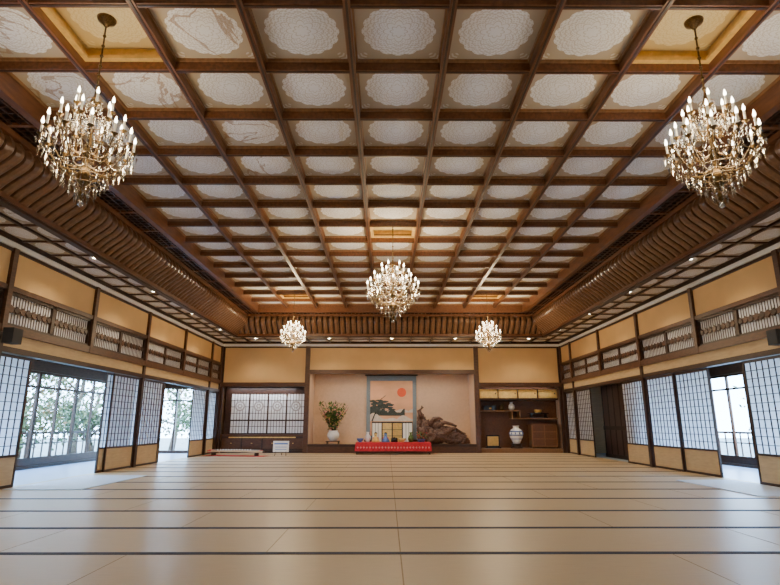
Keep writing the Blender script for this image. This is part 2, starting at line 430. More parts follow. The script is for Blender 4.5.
m=MB(); m.box(XL-0.14,XR+0.14,YF-0.2,YF-0.001,-0.2,ZTOP,0)
m.box(XL,XR,YF,YF+0.05,4.12,4.2,1); m.box(XL,XR,YF,YF+0.06,2.62,2.76,2)
for x in (-3.3,0.2,3.7): m.box(x-0.08,x+0.08,YF,YF+0.07,0,4.12,2)
m.obj('wall_front',[GOLDW,WHITE,W_MID])

# ------------------------------------------------------------------ shoji
def shoji_mesh(w=1.42,h=2.285):
    m=MB(); t=0.018
    s=0.045
    m.box(0,s,-t,t,0,h,0); m.box(w-s,w,-t,t,0,h,0)
    m.box(s,w-s,-t,t,0,0.05,0); m.box(s,w-s,-t,t,h-0.05,h,0); m.box(s,w-s,-t,t,0.52,0.56,0)
    m.box(s,w-s,-0.006,0.006,0.05,0.52,1)
    z0,z1=0.56,h-0.05
    m.quad([(s,0.010,z0),(w-s,0.010,z0),(w-s,0.010,z1),(s,0.010,z1)],2)
    for k in range(1,8):
        x=s+(w-2*s)*k/8; m.box(x-0.008,x+0.008,-0.008,0.008,z0,z1,0)
    for k in range(1,11):
        z=z0+(z1-z0)*k/11; m.box(s,w-s,-0.006,0.008,z-0.006,z+0.006,0)
    me=m.obj('tmp',[W_DARK,TANW,PAPER]); d=me.data; bpy.data.objects.remove(me); return d
SHJ=shoji_mesh()
def put_shoji(side,y0,track=0):
    off=-0.03-track*0.045
    if side=='L': place('shoji_screen',SHJ,(XL+off,y0,0.002),(0,0,math.pi/2))
    else: place('shoji_screen',SHJ,(XR-off,y0+1.42,0.002),(0,0,-math.pi/2))
for y0,t in ((8.78,1),(13.0,1),(13.26,0),(14.83,0),(15.05,1),(18.78,0),(20.10,1),(3.65,0),(7.6,0),(-1.95,0),(2.0,0),(-5.4,0),(-4.0,1)): put_shoji('L',y0,t)
for y0,t in ((9.17,0),(11.84,1),(13.24,0),(14.83,0),(18.78,0),(20.10,1),(3.65,0),(7.6,0),(-1.95,0),(2.0,0),(-5.4,0),(-4.0,1)): put_shoji('R',y0,t)
m=MB()
for k in range(2):
    a=15.3+k*1.95
    m.box(XR+0.55,XR+0.60,a,a+1.93,0.0,2.66,0)
    for z in (0.0,0.9,2.5): m.box(XR+0.53,XR+0.55,a,a+1.93,z,z+0.12,1)
    for q in range(5): m.box(XR+0.54,XR+0.55,a+q*0.46,a+q*0.46+0.06,0,2.6,1)
m.obj('door_1',[W_DARK,W_LAT])

# ------------------------------------------------------------------ verandas
HW=2.42
def veranda(side):
    m=MB(); xo = XL-2.4 if side=='L' else XR+2.4; sg = 1 if side=='L' else -1
    def B(d0,d1,y0,y1,z0,z1,mi): m.box(xo+sg*d0, xo+sg*d1, y0,y1,z0,z1,mi)
    B(-0.12,0,YF,YB,HW+0.06,ZTOP,1)
    B(-0.14,0.04,YF,YB,HW,HW+0.10,1)
    B(0,2.26,YF,YB,2.72,2.78,0)
    for k in range(22):
        y=YF+0.3+k*1.2; B(0,2.26,y-0.03,y+0.03,2.66,2.72,1)
    B(-0.14,0.03,YF,YB,-0.2,0.06,1)
    if side=='R':
        B(-0.12,0,15.9,YB,0,HW+0.06,1)
        for k in range(7): B(0,0.02,16.0+k*0.75,16.04+k*0.75,0.05,2.3,2)
        B(-0.12,2.26,YB,YB+0.1,-0.2,ZTOP,0)
    else:
        B(-0.12,2.26,YB,YB+0.1,HW,ZTOP,1); B(-0.12,2.26,YB,YB+0.1,-0.2,0.1,1)
        for d in (0.0,0.72,1.44,2.16): B(d,d+0.07,YB,YB+0.08,0.1,HW,1)
        B(0,2.2,YB+0.01,YB+0.06,1.95,2.0,1)
    B(-0.12,2.3,YF-0.2,YF-0.05,-0.2,ZTOP,0)
    m.obj('wall_veranda_'+('left' if side=='L' else 'right'),[TANW,W_MID,W_DARK])
    ymax = YB if side=='L' else 15.9
    y=YF; n=1
    while y<ymax-0.5:
        y1=min(y+1.8,ymax)
        w=MB()
        x0,x1=(-0.10,-0.04)
        def C(ya,yb,za,zb,mi,a=x0,b=x1): w.box(xo+sg*a,xo+sg*b,ya,yb,za,zb,mi)
        C(y,y+0.055,0.06,HW,0); C(y1-0.055,y1,0.06,HW,0)
        C(y+0.055,y1-0.055,0.06,0.26,0); C(y+0.055,y1-0.055,HW-0.06,HW,0)
        C(y+0.055,y1-0.055,2.0,2.05,0); ym=(y+y1)/2; C(ym-0.03,ym+0.03,0.26,HW-0.06,0)
        xx=xo-sg*0.07; w.quad([(xx,y+0.05,0.26),(xx,y1-0.05,0.26),(xx,y1-0.05,HW-0.05),(xx,y+0.05,HW-0.05)],1)
        w.obj('window_%d'%( (0 if side=='L' else 30)+n),[W_MID,GLASS]); n+=1; y+=1.8
    b=MB(); xr=xo-sg*0.7
    b.box(xr-0.5,xr+0.5,YF,YB,-0.25,-0.1,0)
    b.box(xr-0.03,xr+0.03,YF,YB,0.82,0.88,0); b.box(xr-0.02,xr+0.02,YF,YB,0.55,0.58,0); b.box(xr-0.02,xr+0.02,YF,YB,0.1,0.14,0)
    y=YF
    while y<YB: b.box(xr-0.015,xr+0.015,y-0.015,y+0.015,-0.1,0.82,0); y+=0.35
    b.obj('balustrade',[W_MID])
veranda('L'); veranda('R')

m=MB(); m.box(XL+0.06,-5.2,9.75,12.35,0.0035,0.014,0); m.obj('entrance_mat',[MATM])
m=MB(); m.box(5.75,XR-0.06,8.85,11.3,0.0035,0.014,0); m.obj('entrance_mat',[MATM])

# ------------------------------------------------------------------ back wall & alcoves
PL0,PL1=-3.24,-3.06; PR0,PR1=3.46,3.64
m=MB()
m.box(XL,XR,YB,YB+0.12,3.18,ZTOP,0)
m.box(XL,PL0,YB,YB+0.12,2.66,3.18,0); m.box(PR1,XR,YB,YB+0.12,2.66,3.18,0)
m.box(XL,XR,YB-0.05,YB,4.22,4.30,1); m.box(XL,XR,YB-0.06,YB,4.11,4.20,2); m.box(XL,XR,YB-0.035,YB,4.05,4.10,1)
m.box(XL,PL0,YB-0.04,YB+0.12,2.52,2.68,3); m.box(PR1,XR,YB-0.04,YB+0.12,2.52,2.68,3)
m.box(PL1,PR0,YB-0.05,YB+0.12,3.02,3.18,3)
m.obj('wall_back',[GOLDW,W_DARK,WHITE,W_MID])
m=MB()
for a,b_ in ((PL0,PL1),(PR0,PR1)): m.box(a,b_,YB-0.06,YB+0.14,0.001,4.11,1)
for a,b_ in ((XL,XL+0.14),(XR-0.14,XR)): m.box(a,b_,YB-0.02,YB+0.12,0.001,4.05,0)
m.obj('trim_6',[W_DARK,W_MID])
m=MB(); m.box(XL-0.14,XR+0.14,YB+1.6,YB+1.7,-0.2,ZTOP,0); m.obj('wall_alcove_rear',[PEACH])
for i,(a,b_) in enumerate(((PL0,PL1),(PR0,PR1),(XL-0.14,XL),(XR,XR+0.14))):
    q=MB(); q.box(a,b_,YB+0.14,YB+1.6,-0.1,3.3,0); q.obj('wall_alcove_side_%d'%(i+1),[PEACH])
m=MB(); m.box(XL,XR,YB+0.12,YB+1.6,3.18,3.24,0); m.obj('ceiling_alcove',[W_MID])
m=MB(); m.box(XL-0.14,XR+0.14,YB,YB+1.6,-0.2,-0.001,0); m.obj('floor_alcove',[W_MID])
m=MB()
m.box(PL1+0.002,PR0-0.002,YB-0.02,YB+1.59,0.001,0.24,0); m.box(PL1+0.002,PR0-0.002,YB-0.05,YB+0.1,0.24,0.33,1); m.box(PL1+0.002,PR0-0.002,YB+0.1,YB+1.59,0.24,0.31,2)
m.obj('tokonoma_platform',[W_MID,W_DARK,TANW])

# left alcove
m=MB(); e0,e1=XL+0.15,PL0-0.01
m.box(e0,e1,YB+0.16,YB+0.9,0.001,0.10,0)
m.box(e0,e1,YB+0.2,YB+0.85,0.10,0.62,1)
m.box(e0,e1,YB+0.15,YB+0.9,0.62,0.69,2)
m.box(e0+0.3,e1-0.3,YB+0.16,YB+0.19,0.56,0.60,4)
W_=(e1-e0)/4
for k in range(4):
    a=e0+k*W_; m.box(a+0.03,a+W_-0.03,YB+0.18,YB+0.2,0.15,0.54,2); m.lathe([(0.03,-0.01),(0.03,0.01)],(a+W_/2,YB+0.175,0.36),10,3)
m.obj('low_cabinet',[W_DARK,W_DARK,W_MID,GOLD,YELL])
m=MB()
xa,xb=XL+0.36,PL0-0.03
yy=YB+0.5
m.box(e0,e1,yy+0.03,yy+0.08,0.70,2.65,3)
m.box(e0,xa,yy-0.03,yy+0.03,0.70,2.65,0); m.box(xa,xb,yy-0.03,yy+0.03,2.30,2.65,0)
W_=(xb-xa)/4
for k in range(4):
    a=xa+k*W_; b_=a+W_
    m.box(a,a+0.03,yy-0.03,yy+0.02,0.70,2.30,0); m.box(b_-0.03,b_,yy-0.03,yy+0.02,0.70,2.30,0)
    for z in (0.70,2.26,1.20): m.box(a,b_,yy-0.028,yy+0.02,z,z+0.04,0)
    m.box(a+0.03,b_-0.03,yy-0.005,yy+0.01,0.74,2.26,1)
    for q in range(1,6):
        x=a+0.03+(W_-0.06)*q/6; m.box(x-0.009,x+0.009,yy-0.015,yy-0.004,0.74,2.26,0)
    for q in range(1,6):
        z=0.74+(2.26-0.74)*q/6; m.box(a+0.03,b_-0.03,yy-0.015,yy-0.004,z-0.009,z+0.009,0)
    cxx=(a+b_)/2; czz=1.78
    def ringp(r,yo): return [(cxx+r*math.cos(2*math.pi*q/20),yo,czz+r*math.sin(2*math.pi*q/20)) for q in range(20)]
    m.prism(ringp(0.20,yy-0.022),ringp(0.20,yy-0.016),2)
    m.prism(ringp(0.14,yy-0.024),ringp(0.14,yy-0.022),1)
    for q in range(6):
        an=math.pi*q/3; xq=cxx+0.075*math.cos(an); zq=czz+0.075*math.sin(an)
        P=[(xq+0.04*math.cos(t*math.pi/3),zq+0.04*math.sin(t*math.pi/3)) for t in range(6)]
        m.prism([(p[0],yy-0.026,p[1]) for p in P],[(p[0],yy-0.024,p[1]) for p in P],2)
m.obj('crest_screen',[W_DARK,PORC,CREST,PEACH])

# tokonoma scroll
ys=YB+1.53
m=MB()
m.box(-0.86,1.24,ys,ys+0.03,0.45,3.08,0)
m.box(-0.70,1.08,ys-0.008,ys,0.62,2.86,1)
m.tube([(-0.94,ys,0.42),(1.32,ys,0.42)],0.045,10,4); m.tube([(-0.92,ys,3.1),(1.30,ys,3.1)],0.03,8,4)
def disc(cx,cz,rx,rz,yo,mi,n=24,wob=0.0):
    m.quad([(cx+rx*(1+wob*math.sin(5*t_+cx*9))*math.cos(t_), yo, cz+rz*(1+wob*math.sin(4*t_+cz*7))*math.sin(t_)) for t_ in [2*math.pi*q/n for q in range(n)]],mi)
disc(0.62,2.38,0.19,0.19,ys-0.010,2)
def hill(x0,x1,zb,pk,mi,yo,sd):
    top=[]
    for k in range(31):
        t=k/30; top.append((x0+(x1-x0)*t,yo,zb+pk*(0.25+0.75*abs(noise.noise(Vector((t*3.1+sd,sd,0)))*1.6+0.35*math.sin(3*t+sd)))))
    for k in range(30): m.quad([(top[k][0],yo,zb),(top[k+1][0],yo,zb),top[k+1],top[k]],mi)
hill(-0.70,1.08,1.55,0.22,5,ys-0.0095,2.3)
hill(-0.70,0.75,1.42,0.50,3,ys-0.0105,5.1)
hill(-0.70,1.08,1.20,0.28,5,ys-0.0115,8.2)
for k in range(34):
    cx=U(-0.62,0.22); cz=1.66+0.55*R()*(1-(cx+0.62)*0.7); disc(cx,cz,U(.08,.17),U(.03,.06),ys-0.012-0.0002*k,3,18,0.15)
for pts in ([(-0.62,1.2),(-0.5,1.5),(-0.4,1.8),(-0.25,2.1),(-0.05,2.25)],[(-0.4,1.8),(-0.1,1.85),(0.15,1.95)],[(-0.5,1.5),(-0.2,1.6),(0.2,1.62)]):
    m.tube([(x,ys-0.014,z) for x,z in pts],lambda t:0.03*(1-t*0.6),6,3)
m.obj('hanging_scroll',[SCRB,SCRP,SUNR,INK,W_DARK,WAVE])
m=MB()
xs=[-0.62,-0.2,0.22,0.64,1.06]
for k in range(4):
    y0=ys-0.25+(0.16 if k%2 else 0); y1=ys-0.25+(0 if k%2 else 0.16)
    A=[(xs[k],y0,0.312),(xs[k+1],y1,0.312),(xs[k+1],y1,1.18),(xs[k],y0,1.18)]
    Bq=[(p[0],p[1]+0.03,p[2]) for p in A]; m.prism(A,Bq,0)
    def L2(u,z,dy): return (xs[k]+(xs[k+1]-xs[k])*u, y0+(y1-y0)*u+dy, z)
    inner=[L2(0.06,0.38,-0.004),L2(0.94,0.38,-0.004),L2(0.94,1.12,-0.004),L2(0.06,1.12,-0.004)]
    m.prism(inner,[(p[0],p[1]+0.004,p[2]) for p in inner],1 if k in (1,2) else 2)
    if k in (0,3):
        for u in (0.33,0.6):
            q=[L2(u,0.38,-0.006),L2(u+.04,0.38,-0.006),L2(u+.04,1.12,-0.006),L2(u,1.12,-0.006)]; m.prism(q,[(p[0],p[1]+0.002,p[2]) for p in q],3)
    else:
        for z in (0.6,0.85):
            q=[L2(.06,z,-0.006),L2(.94,z,-0.006),L2(.94,z+.02,-0.006),L2(.06,z+.02,-0.006)]; m.prism(q,[(p[0],p[1]+0.002,p[2]) for p in q],3)
m.obj('door_reflection_screen',[W_DARK,GOLD,WHITE,INK])  # screen shape and colours stand in for a gold door's reflection

# ikebana
m=MB(); cx,cy=-2.15,YB+0.75
for dx in (-0.22,0.22):
    for dy in (-0.18,0.18): m.box(cx+dx-0.02,cx+dx+0.02,cy+dy-0.02,cy+dy+0.02,0.312,0.40,1)
m.box(cx-0.27,cx+0.27,cy-0.22,cy+0.22,0.40,0.43,1)
m.lathe([(0.11,0),(0.15,0.03),(0.23,0.14),(0.25,0.22),(0.22,0.31),(0.17,0.36),(0.19,0.40),(0.17,0.395),(0.14,0.34)],(cx,cy,0.432),20,0)
for k in range(52):
    an=U(0,6.28); ln=U(0.3,1.3); lean=U(0.05,0.7)
    p0=Vector((cx+U(-.06,.06),cy+U(-.06,.06),0.78))
    d=Vector((math.cos(an)*lean,math.sin(an)*lean*0.6,1)).normalized()
    pts=[p0+d*ln*t+Vector((math.cos(an),math.sin(an)*0.5,-0.3))*0.12*t*t for t in (0,.33,.66,1)]
    m.tube(pts,0.008,4,1)
    for q in range(20):
        t=U(.25,1); p=p0+d*ln*t+Vector((U(-.1,.1),U(-.09,.09),U(-.08,.08)))
        r=U(.03,.08); mi=random.choice((2,2,2,2,2,3,4))
        if mi==2:
            v=Vector((U(-1,1),U(-1,1),U(-.3,1))).normalized(); w=v.cross(Vector((0,0,1))).normalized()*r*0.8
            m.quad([p,p+v*r+w,p+v*r*2.6,p+v*r-w],2)
        else: m.octa(p,r*0.7,r*0.5,r*0.5,mi)
m.obj('ikebana_arrangement',[PORC,BARK,GREEN,YELL,PINK])

# driftwood root
def blob(name,parts,mats,sub=4,amp=0.4,freq=2.2):
    import bmesh
    bm=bmesh.new()
    for (cx,cy,cz,sx,sy,sz) in parts:
        r=bmesh.ops.create_icosphere(bm,subdivisions=sub,radius=1)
        for v in r['verts']:
            p=v.co.copy(); n=noise.fractal(p*freq+Vector((cx*3,cy,cz*2)),1.0,2.0,4)
            rid=abs(noise.noise(p*freq*1.7+Vector((cz,cx,1))))
            k=1+amp*n-0.4*rid
            v.co=Vector((cx+p.x*sx*k,cy+p.y*sy*k,max(0.313,cz+p.z*sz*k)))
    me=bpy.data.meshes.new(name); bm.to_mesh(me); bm.free()
    for p in me.polygons: p.use_smooth=True
    for mm in mats: me.materials.append(mm)
    return place(name,me)
yy=YB+0.8
parts=[(1.5,yy,0.75,0.30,0.3,0.55),(1.75,yy,0.6,0.5,0.32,0.42),(2.25,yy,0.68,0.6,0.34,0.36),(2.7,yy,0.55,0.5,0.3,0.28),(3.0,yy-.05,0.42,0.3,0.25,0.18),(2.0,yy,0.98,0.3,0.2,0.28),(1.38,yy,1.2,0.16,0.16,0.33)]
root=blob('driftwood_ornament',parts,[ROOT])
m=MB()
for (a,b_,c_,d_) in (((1.4,1.3),(1.3,1.6),(1.45,1.75),(1.4,1.8)),((2.0,0.95),(2.3,1.15),(2.6,1.08),(2.8,1.0)),((2.3,0.8),(2.7,0.9),(3.05,0.7),(3.2,0.45)),((1.7,1.0),(1.9,1.3),(2.1,1.32),(2.25,1.25)),((2.6,0.6),(3.0,0.6),(3.2,0.5),(3.3,0.36))):
    m.tube([(p[0],yy-0.1+U(-.05,.05),p[1]) for p in (a,b_,c_,d_)],lambda t:0.11*(1-0.7*t),8,0)
o=m.obj('root_branches',[ROOT]); o.parent=root

# red display table
m=MB(); tx0,tx1,ty0,ty1=-1.15,1.62,20.6,21.4
m.box(tx0+0.01,tx1-0.01,ty0+0.01,ty1-0.01,0.38,0.41,1)
for x in (tx0+0.05,tx1-0.05):
    for y in (ty0+0.05,ty1-0.05): m.box(x-0.03,x+0.03,y-0.03,y+0.03,0.004,0.38,1)
m.box(tx0,tx1,ty0,ty1,0.41,0.425,0)
n=60
def drape(ax,fixed,a,b_,out):
    last=None
    for k in range(n+1):
        t=k/n; s=a+(b_-a)*t; w=0.018*math.sin(k*1.3)
        top=(s,fixed,0.425) if ax=='x' else (fixed,s,0.425)
        bot=(s,fixed+out*(0.02+w),0.12) if ax=='x' else (fixed+out*(0.02+w),s,0.12)
        if last: m.quad([last[0],top,bot,last[1]],0)
        last=(top,bot)
drape('x',ty0,tx0,tx1,-1); drape('y',tx0,ty0,ty1,-1); drape('y',tx1,ty0,ty1,1)
for k in range(24):
    x=tx0+0.08+k*(tx1-tx0-0.16)/23
    m.quad([(x-0.035,ty0-0.042,0.25),(x,ty0-0.042,0.29),(x+0.035,ty0-0.042,0.25),(x,ty0-0.042,0.21)],2)
m.obj('red_cloth_table',[RED,W_DARK,PINK])
zt=0.427
def vase(name,x,y,prof,mat,seg=16,extra=None):
    q=MB(); q.lathe(prof,(0,0,0),seg,0)
    mats=[mat]
    if extra: extra(q); mats += [BLACK,GOLD,RED,GREEN]
    return q.obj(name,mats,(x,y-0.95,zt))
vase('tea_bowl',-1.0,21.9,[(0.05,0),(0.06,0.02),(0.12,0.08),(0.13,0.14),(0.12,0.14),(0.1,0.06)],BLUE)
vase('flower_vase',-0.72,22.0,[(0.06,0),(0.1,0.08),(0.12,0.18),(0.06,0.28),(0.05,0.34),(0.075,0.37)],PORC)
def doll(q):
    q.lathe([(0.04,0.22),(0.055,0.26),(0.05,0.31),(0.02,0.34)],(0,0,0),12,0)
    q.lathe([(0.055,0.27),(0.06,0.3),(0.04,0.35),(0.0,0.36)],(0,0.012,0),12,1)
    q.box(-0.11,0.11,-0.05,0.04,0.13,0.17,3)
vase('seated_doll',-0.42,21.9,[(0.16,0),(0.15,0.05),(0.10,0.14),(0.05,0.22),(0.03,0.23)],GOLD,14,doll)
vase('seated_doll',-0.05,21.9,[(0.16,0),(0.15,0.05),(0.10,0.14),(0.05,0.22),(0.03,0.23)],BLUE,14,doll)
vase('lacquer_box',0.28,21.95,[(0.12,0),(0.13,0.02),(0.13,0.12),(0.12,0.15),(0.04,0.17),(0.0,0.19)],BLACK)
vase('tea_bowl',0.58,21.9,[(0.05,0),(0.06,0.02),(0.12,0.08),(0.13,0.14),(0.12,0.14),(0.1,0.06)],GOLD)
vase('flower_vase',0.9,22.0,[(0.06,0),(0.11,0.1),(0.1,0.18),(0.04,0.26),(0.04,0.32),(0.065,0.36)],GREEN)
def bon(q):
    for k in range(60):
        p=Vector((U(-.18,.18),U(-.12,.12),U(.16,.36))); q.octa(p,.03,.02,.02,random.choice((4,4,3)))
    q.tube([(0,0,.1),(.03,0,.2),(-.02,0,.3)],.015,6,1)
vase('potted_bonsai',1.3,21.95,[(0.1,0),(0.13,0.02),(0.15,0.1),(0.16,0.11),(0.13,0.10)],BLUE,16,bon)

# right alcove
m=MB(); x0,x1=PR1+0.005,XR-0.145; yb=YB+1.0
m.box(x0,XR-0.01,yb,yb+0.05,0.001,2.6,1)
m.box(x0,XR-0.01,YB+0.15,yb,0.001,0.16,2)
m.box(x0,x1,YB+0.25,yb,2.44,2.50,0); m.box(x0,x1,YB+0.25,yb,2.02,2.08,0)
W_=(x1-x0)/4
for k in range(4):
    a=x0+k*W_; m.box(a+0.02,a+W_-0.02,YB+0.30,YB+0.33,2.09,2.43,3)
    m.box(a,a+0.02,YB+0.27,yb,2.08,2.44,0)
    m.box(a+W_-0.12,a+W_-0.08,YB+0.29,YB+0.3,2.24,2.30,0)
m.box(x0,x0+1.7,YB+0.45,yb,1.58,1.62,2); m.box(x0+1.35,x1,YB+0.45,yb,1.28,1.32,2)
m.box(x0+1.35,x0+1.39,YB+0.5,yb,1.32,1.58,2); m.box(x0+1.66,x0+1.70,YB+0.5,yb,1.32,1.58,2)
m.box(x0,x0+0.08,YB+0.45,yb,1.62,2.02,2)
m.obj('staggered_shelf',[W_DARK,W_RIB,W_RIB2,GOLD])
m=MB(); m.box(0,0.5,0,0.28,0,0.16,0); m.box(-0.02,0.52,-0.02,0.30,0.16,0.19,0); m.box(0.2,0.3,-0.005,0,0.05,0.11,1)
m.obj('lacquer_writing_box',[BLACK,GOLD],(3.9,YB+0.55,1.621))
m=MB(); m.lathe([(0.07,0),(0.12,0.05),(0.10,0.16),(0.04,0.22),(0.06,0.25)],(0,0,0),16,0); m.obj('incense_burner',[BRASS],(4.65,YB+0.75,1.621))
m=MB(); m.lathe([(0.08,0),(0.13,0.1),(0.12,0.2),(0.05,0.28),(0.07,0.33)],(0,0,0),16,0); m.obj('flower_vase',[PORC],(5.05,YB+0.75,1.621))
m=MB(); m.box(0,0.7,0,0.3,0,0.03,0)
for x in (0.04,0.62):
    m.box(x,x+0.04,0.02,0.28,0.03,0.16,0)
m.box(-0.03,0.73,-0.02,0.32,0.16,0.19,0); m.lathe([(0.1,0),(0.16,0.08),(0.14,0.14)],(0.35,0.15,0.19),16,1)
m.obj('lacquer_stand',[BLACK,GOLD],(5.75,YB+0.55,1.321))
m=MB()
m.lathe([(0.24,0),(0.26,0.03),(0.20,0.06),(0.20,0.14),(0.25,0.17)],(0,0,0),20,1)
m.lathe([(0.13,0.17),(0.15,0.22),(0.25,0.42),(0.27,0.55),(0.21,0.70),(0.12,0.76),(0.11,0.82),(0.15,0.86)],(0,0,0),24,0)
for z,r in ((0.36,0.222),(0.50,0.268),(0.64,0.247)): m.lathe([(r,z-0.02),(r+0.004,z),(r-0.002,z+0.025)],(0,0,0),24,2)
for k in range(10):
    a=k*math.pi/5; m.octa((0.262*math.cos(a),0.262*math.sin(a),0.57),0.035,0.05,0.05,2)
m.obj('porcelain_floor_vase',[PORC,W_DARK,BLUE],(5.12,YB+0.48,0.161))
m=MB(); m.box(0,1.0,0,0.55,0.05,0.9,0); m.box(-0.03,1.03,-0.03,0.58,0.9,0.94,1)
for k in range(3):
    z=0.10+k*0.27; m.box(0.04,0.48,-0.015,0,z,z+0.24,1); m.box(0.52,0.96,-0.015,0,z,z+0.24,1)
    for x in (0.26,0.74): m.box(x-0.05,x+0.05,-0.03,-0.015,z+0.1,z+0.125,2)
for x in (0.0,0.94): m.box(x,x+0.06,0.02,0.08,0,0.05,1); m.box(x,x+0.06,0.45,0.51,0,0.05,1)
m.obj('wooden_chest',[W_RIB2,W_RIB,BRASS],(5.72,YB+0.38,0.161))
m=MB(); m.box(-0.3,0.3,-0.12,0.12,0.0,0.04,0); m.box(-0.26,0.26,-0.02,0.02,0.04,0.5,0); m.box(-0.22,0.22,-0.025,-0.02,0.09,0.45,1)
m.obj('tabletop_screen',[BLACK,GOLD],(4.2,YB+0.55,0.161))

# koto
m=MB(); L_=1.85
n=14; base=0
for i in range(n+1):
    t=i/n; x=t*L_; hw=0.125-0.02*t; top=0.20+0.02*math.sin(math.pi*t)
    for j in range(7):
        a=math.pi*j/6; m.v.append((x,-hw*math.cos(a),top+0.035*math.sin(a)))
    m.v += [(x,hw,top-0.05),(x,-hw,top-0.05)]
for i in range(n):
    for j in range(9):
        j2=(j+1)%9; m.face((base+i*9+j,base+(i+1)*9+j,base+(i+1)*9+j2,base+i*9+j2),0)
m.face([base+j for j in range(9)],1); m.face([base+n*9+j for j in range(9)][::-1],1)
for k in range(13):
    y=-0.09+k*0.015; m.tube([(0.1,y,0.262),(0.9,y,0.275),(1.75,y,0.262)],0.0025,4,3)
    x=0.35+k*0.085; m.prism([(x-0.022,y-0.01,0.235),(x+0.022,y-0.01,0.235),(x,y,0.31)],[(x-0.022,y+0.01,0.235),(x+0.022,y+0.01,0.235),(x,y+0.002,0.31)],2)
m.box(0.06,0.1,-0.12,0.12,0.235,0.265,4); m.box(1.73,1.77,-0.11,0.11,0.235,0.262,4)
for x in (0.15,1.6):
    m.box(x,x+0.04,-0.12,0.12,0,0.15,1)
m.box(0.0,0.12,-0.122,0.122,0.13,0.23,4)
m.box(-0.05,1.95,-0.35,0.25,-0.001,0.004,4)
m.v=[(x*1.15,y,z*0.75) for x,y,z in m.v]
kt=m.obj('koto',[KOTO,W_DARK,PORC,PORC,RED],(-6.35,20.1,0.005),(0,0,math.radians(-14)))
m=MB(); m.box(-0.28,0.28,-0.008,0.008,0.12,0.5,0); m.box(-0.24,0.24,-0.0095,-0.008,0.38,0.43,1); m.box(-0.2,0.2,-0.0095,-0.008,0.28,0.30,1); m.box(-0.2,0.2,-0.0095,-0.008,0.20,0.22,1)
m.tube([(-0.18,0,0.14),(-0.2,-0.08,0)],0.01,6,2); m.tube([(0.18,0,0.14),(0.2,-0.08,0)],0.01,6,2); m.tube([(0,0.01,0.4),(0,0.2,0)],0.01,6,2)
m.obj('notice_sign',[WHITE,SIGNB,W_DARK],(-3.75,19.9,0.004))

def speaker(x,y,z,sg):
    q=MB(); q.box(-0.09,0.09,-0.12,0.12,-0.13,0.13,0)
    q.lathe([(0.07,-0.004),(0.06,0.004)],(0,0,0.13),12,1)
    q.box(-0.16 if sg>0 else 0.09, -0.09 if sg>0 else 0.16, -0.03,0.03,-0.03,0.03,1)
    q.obj('wall_speaker',[SPK,BRASS],(x,y,z))
speaker(XL+0.22,9.15,2.55,1); speaker(XR-0.22,9.2,2.55,-1)

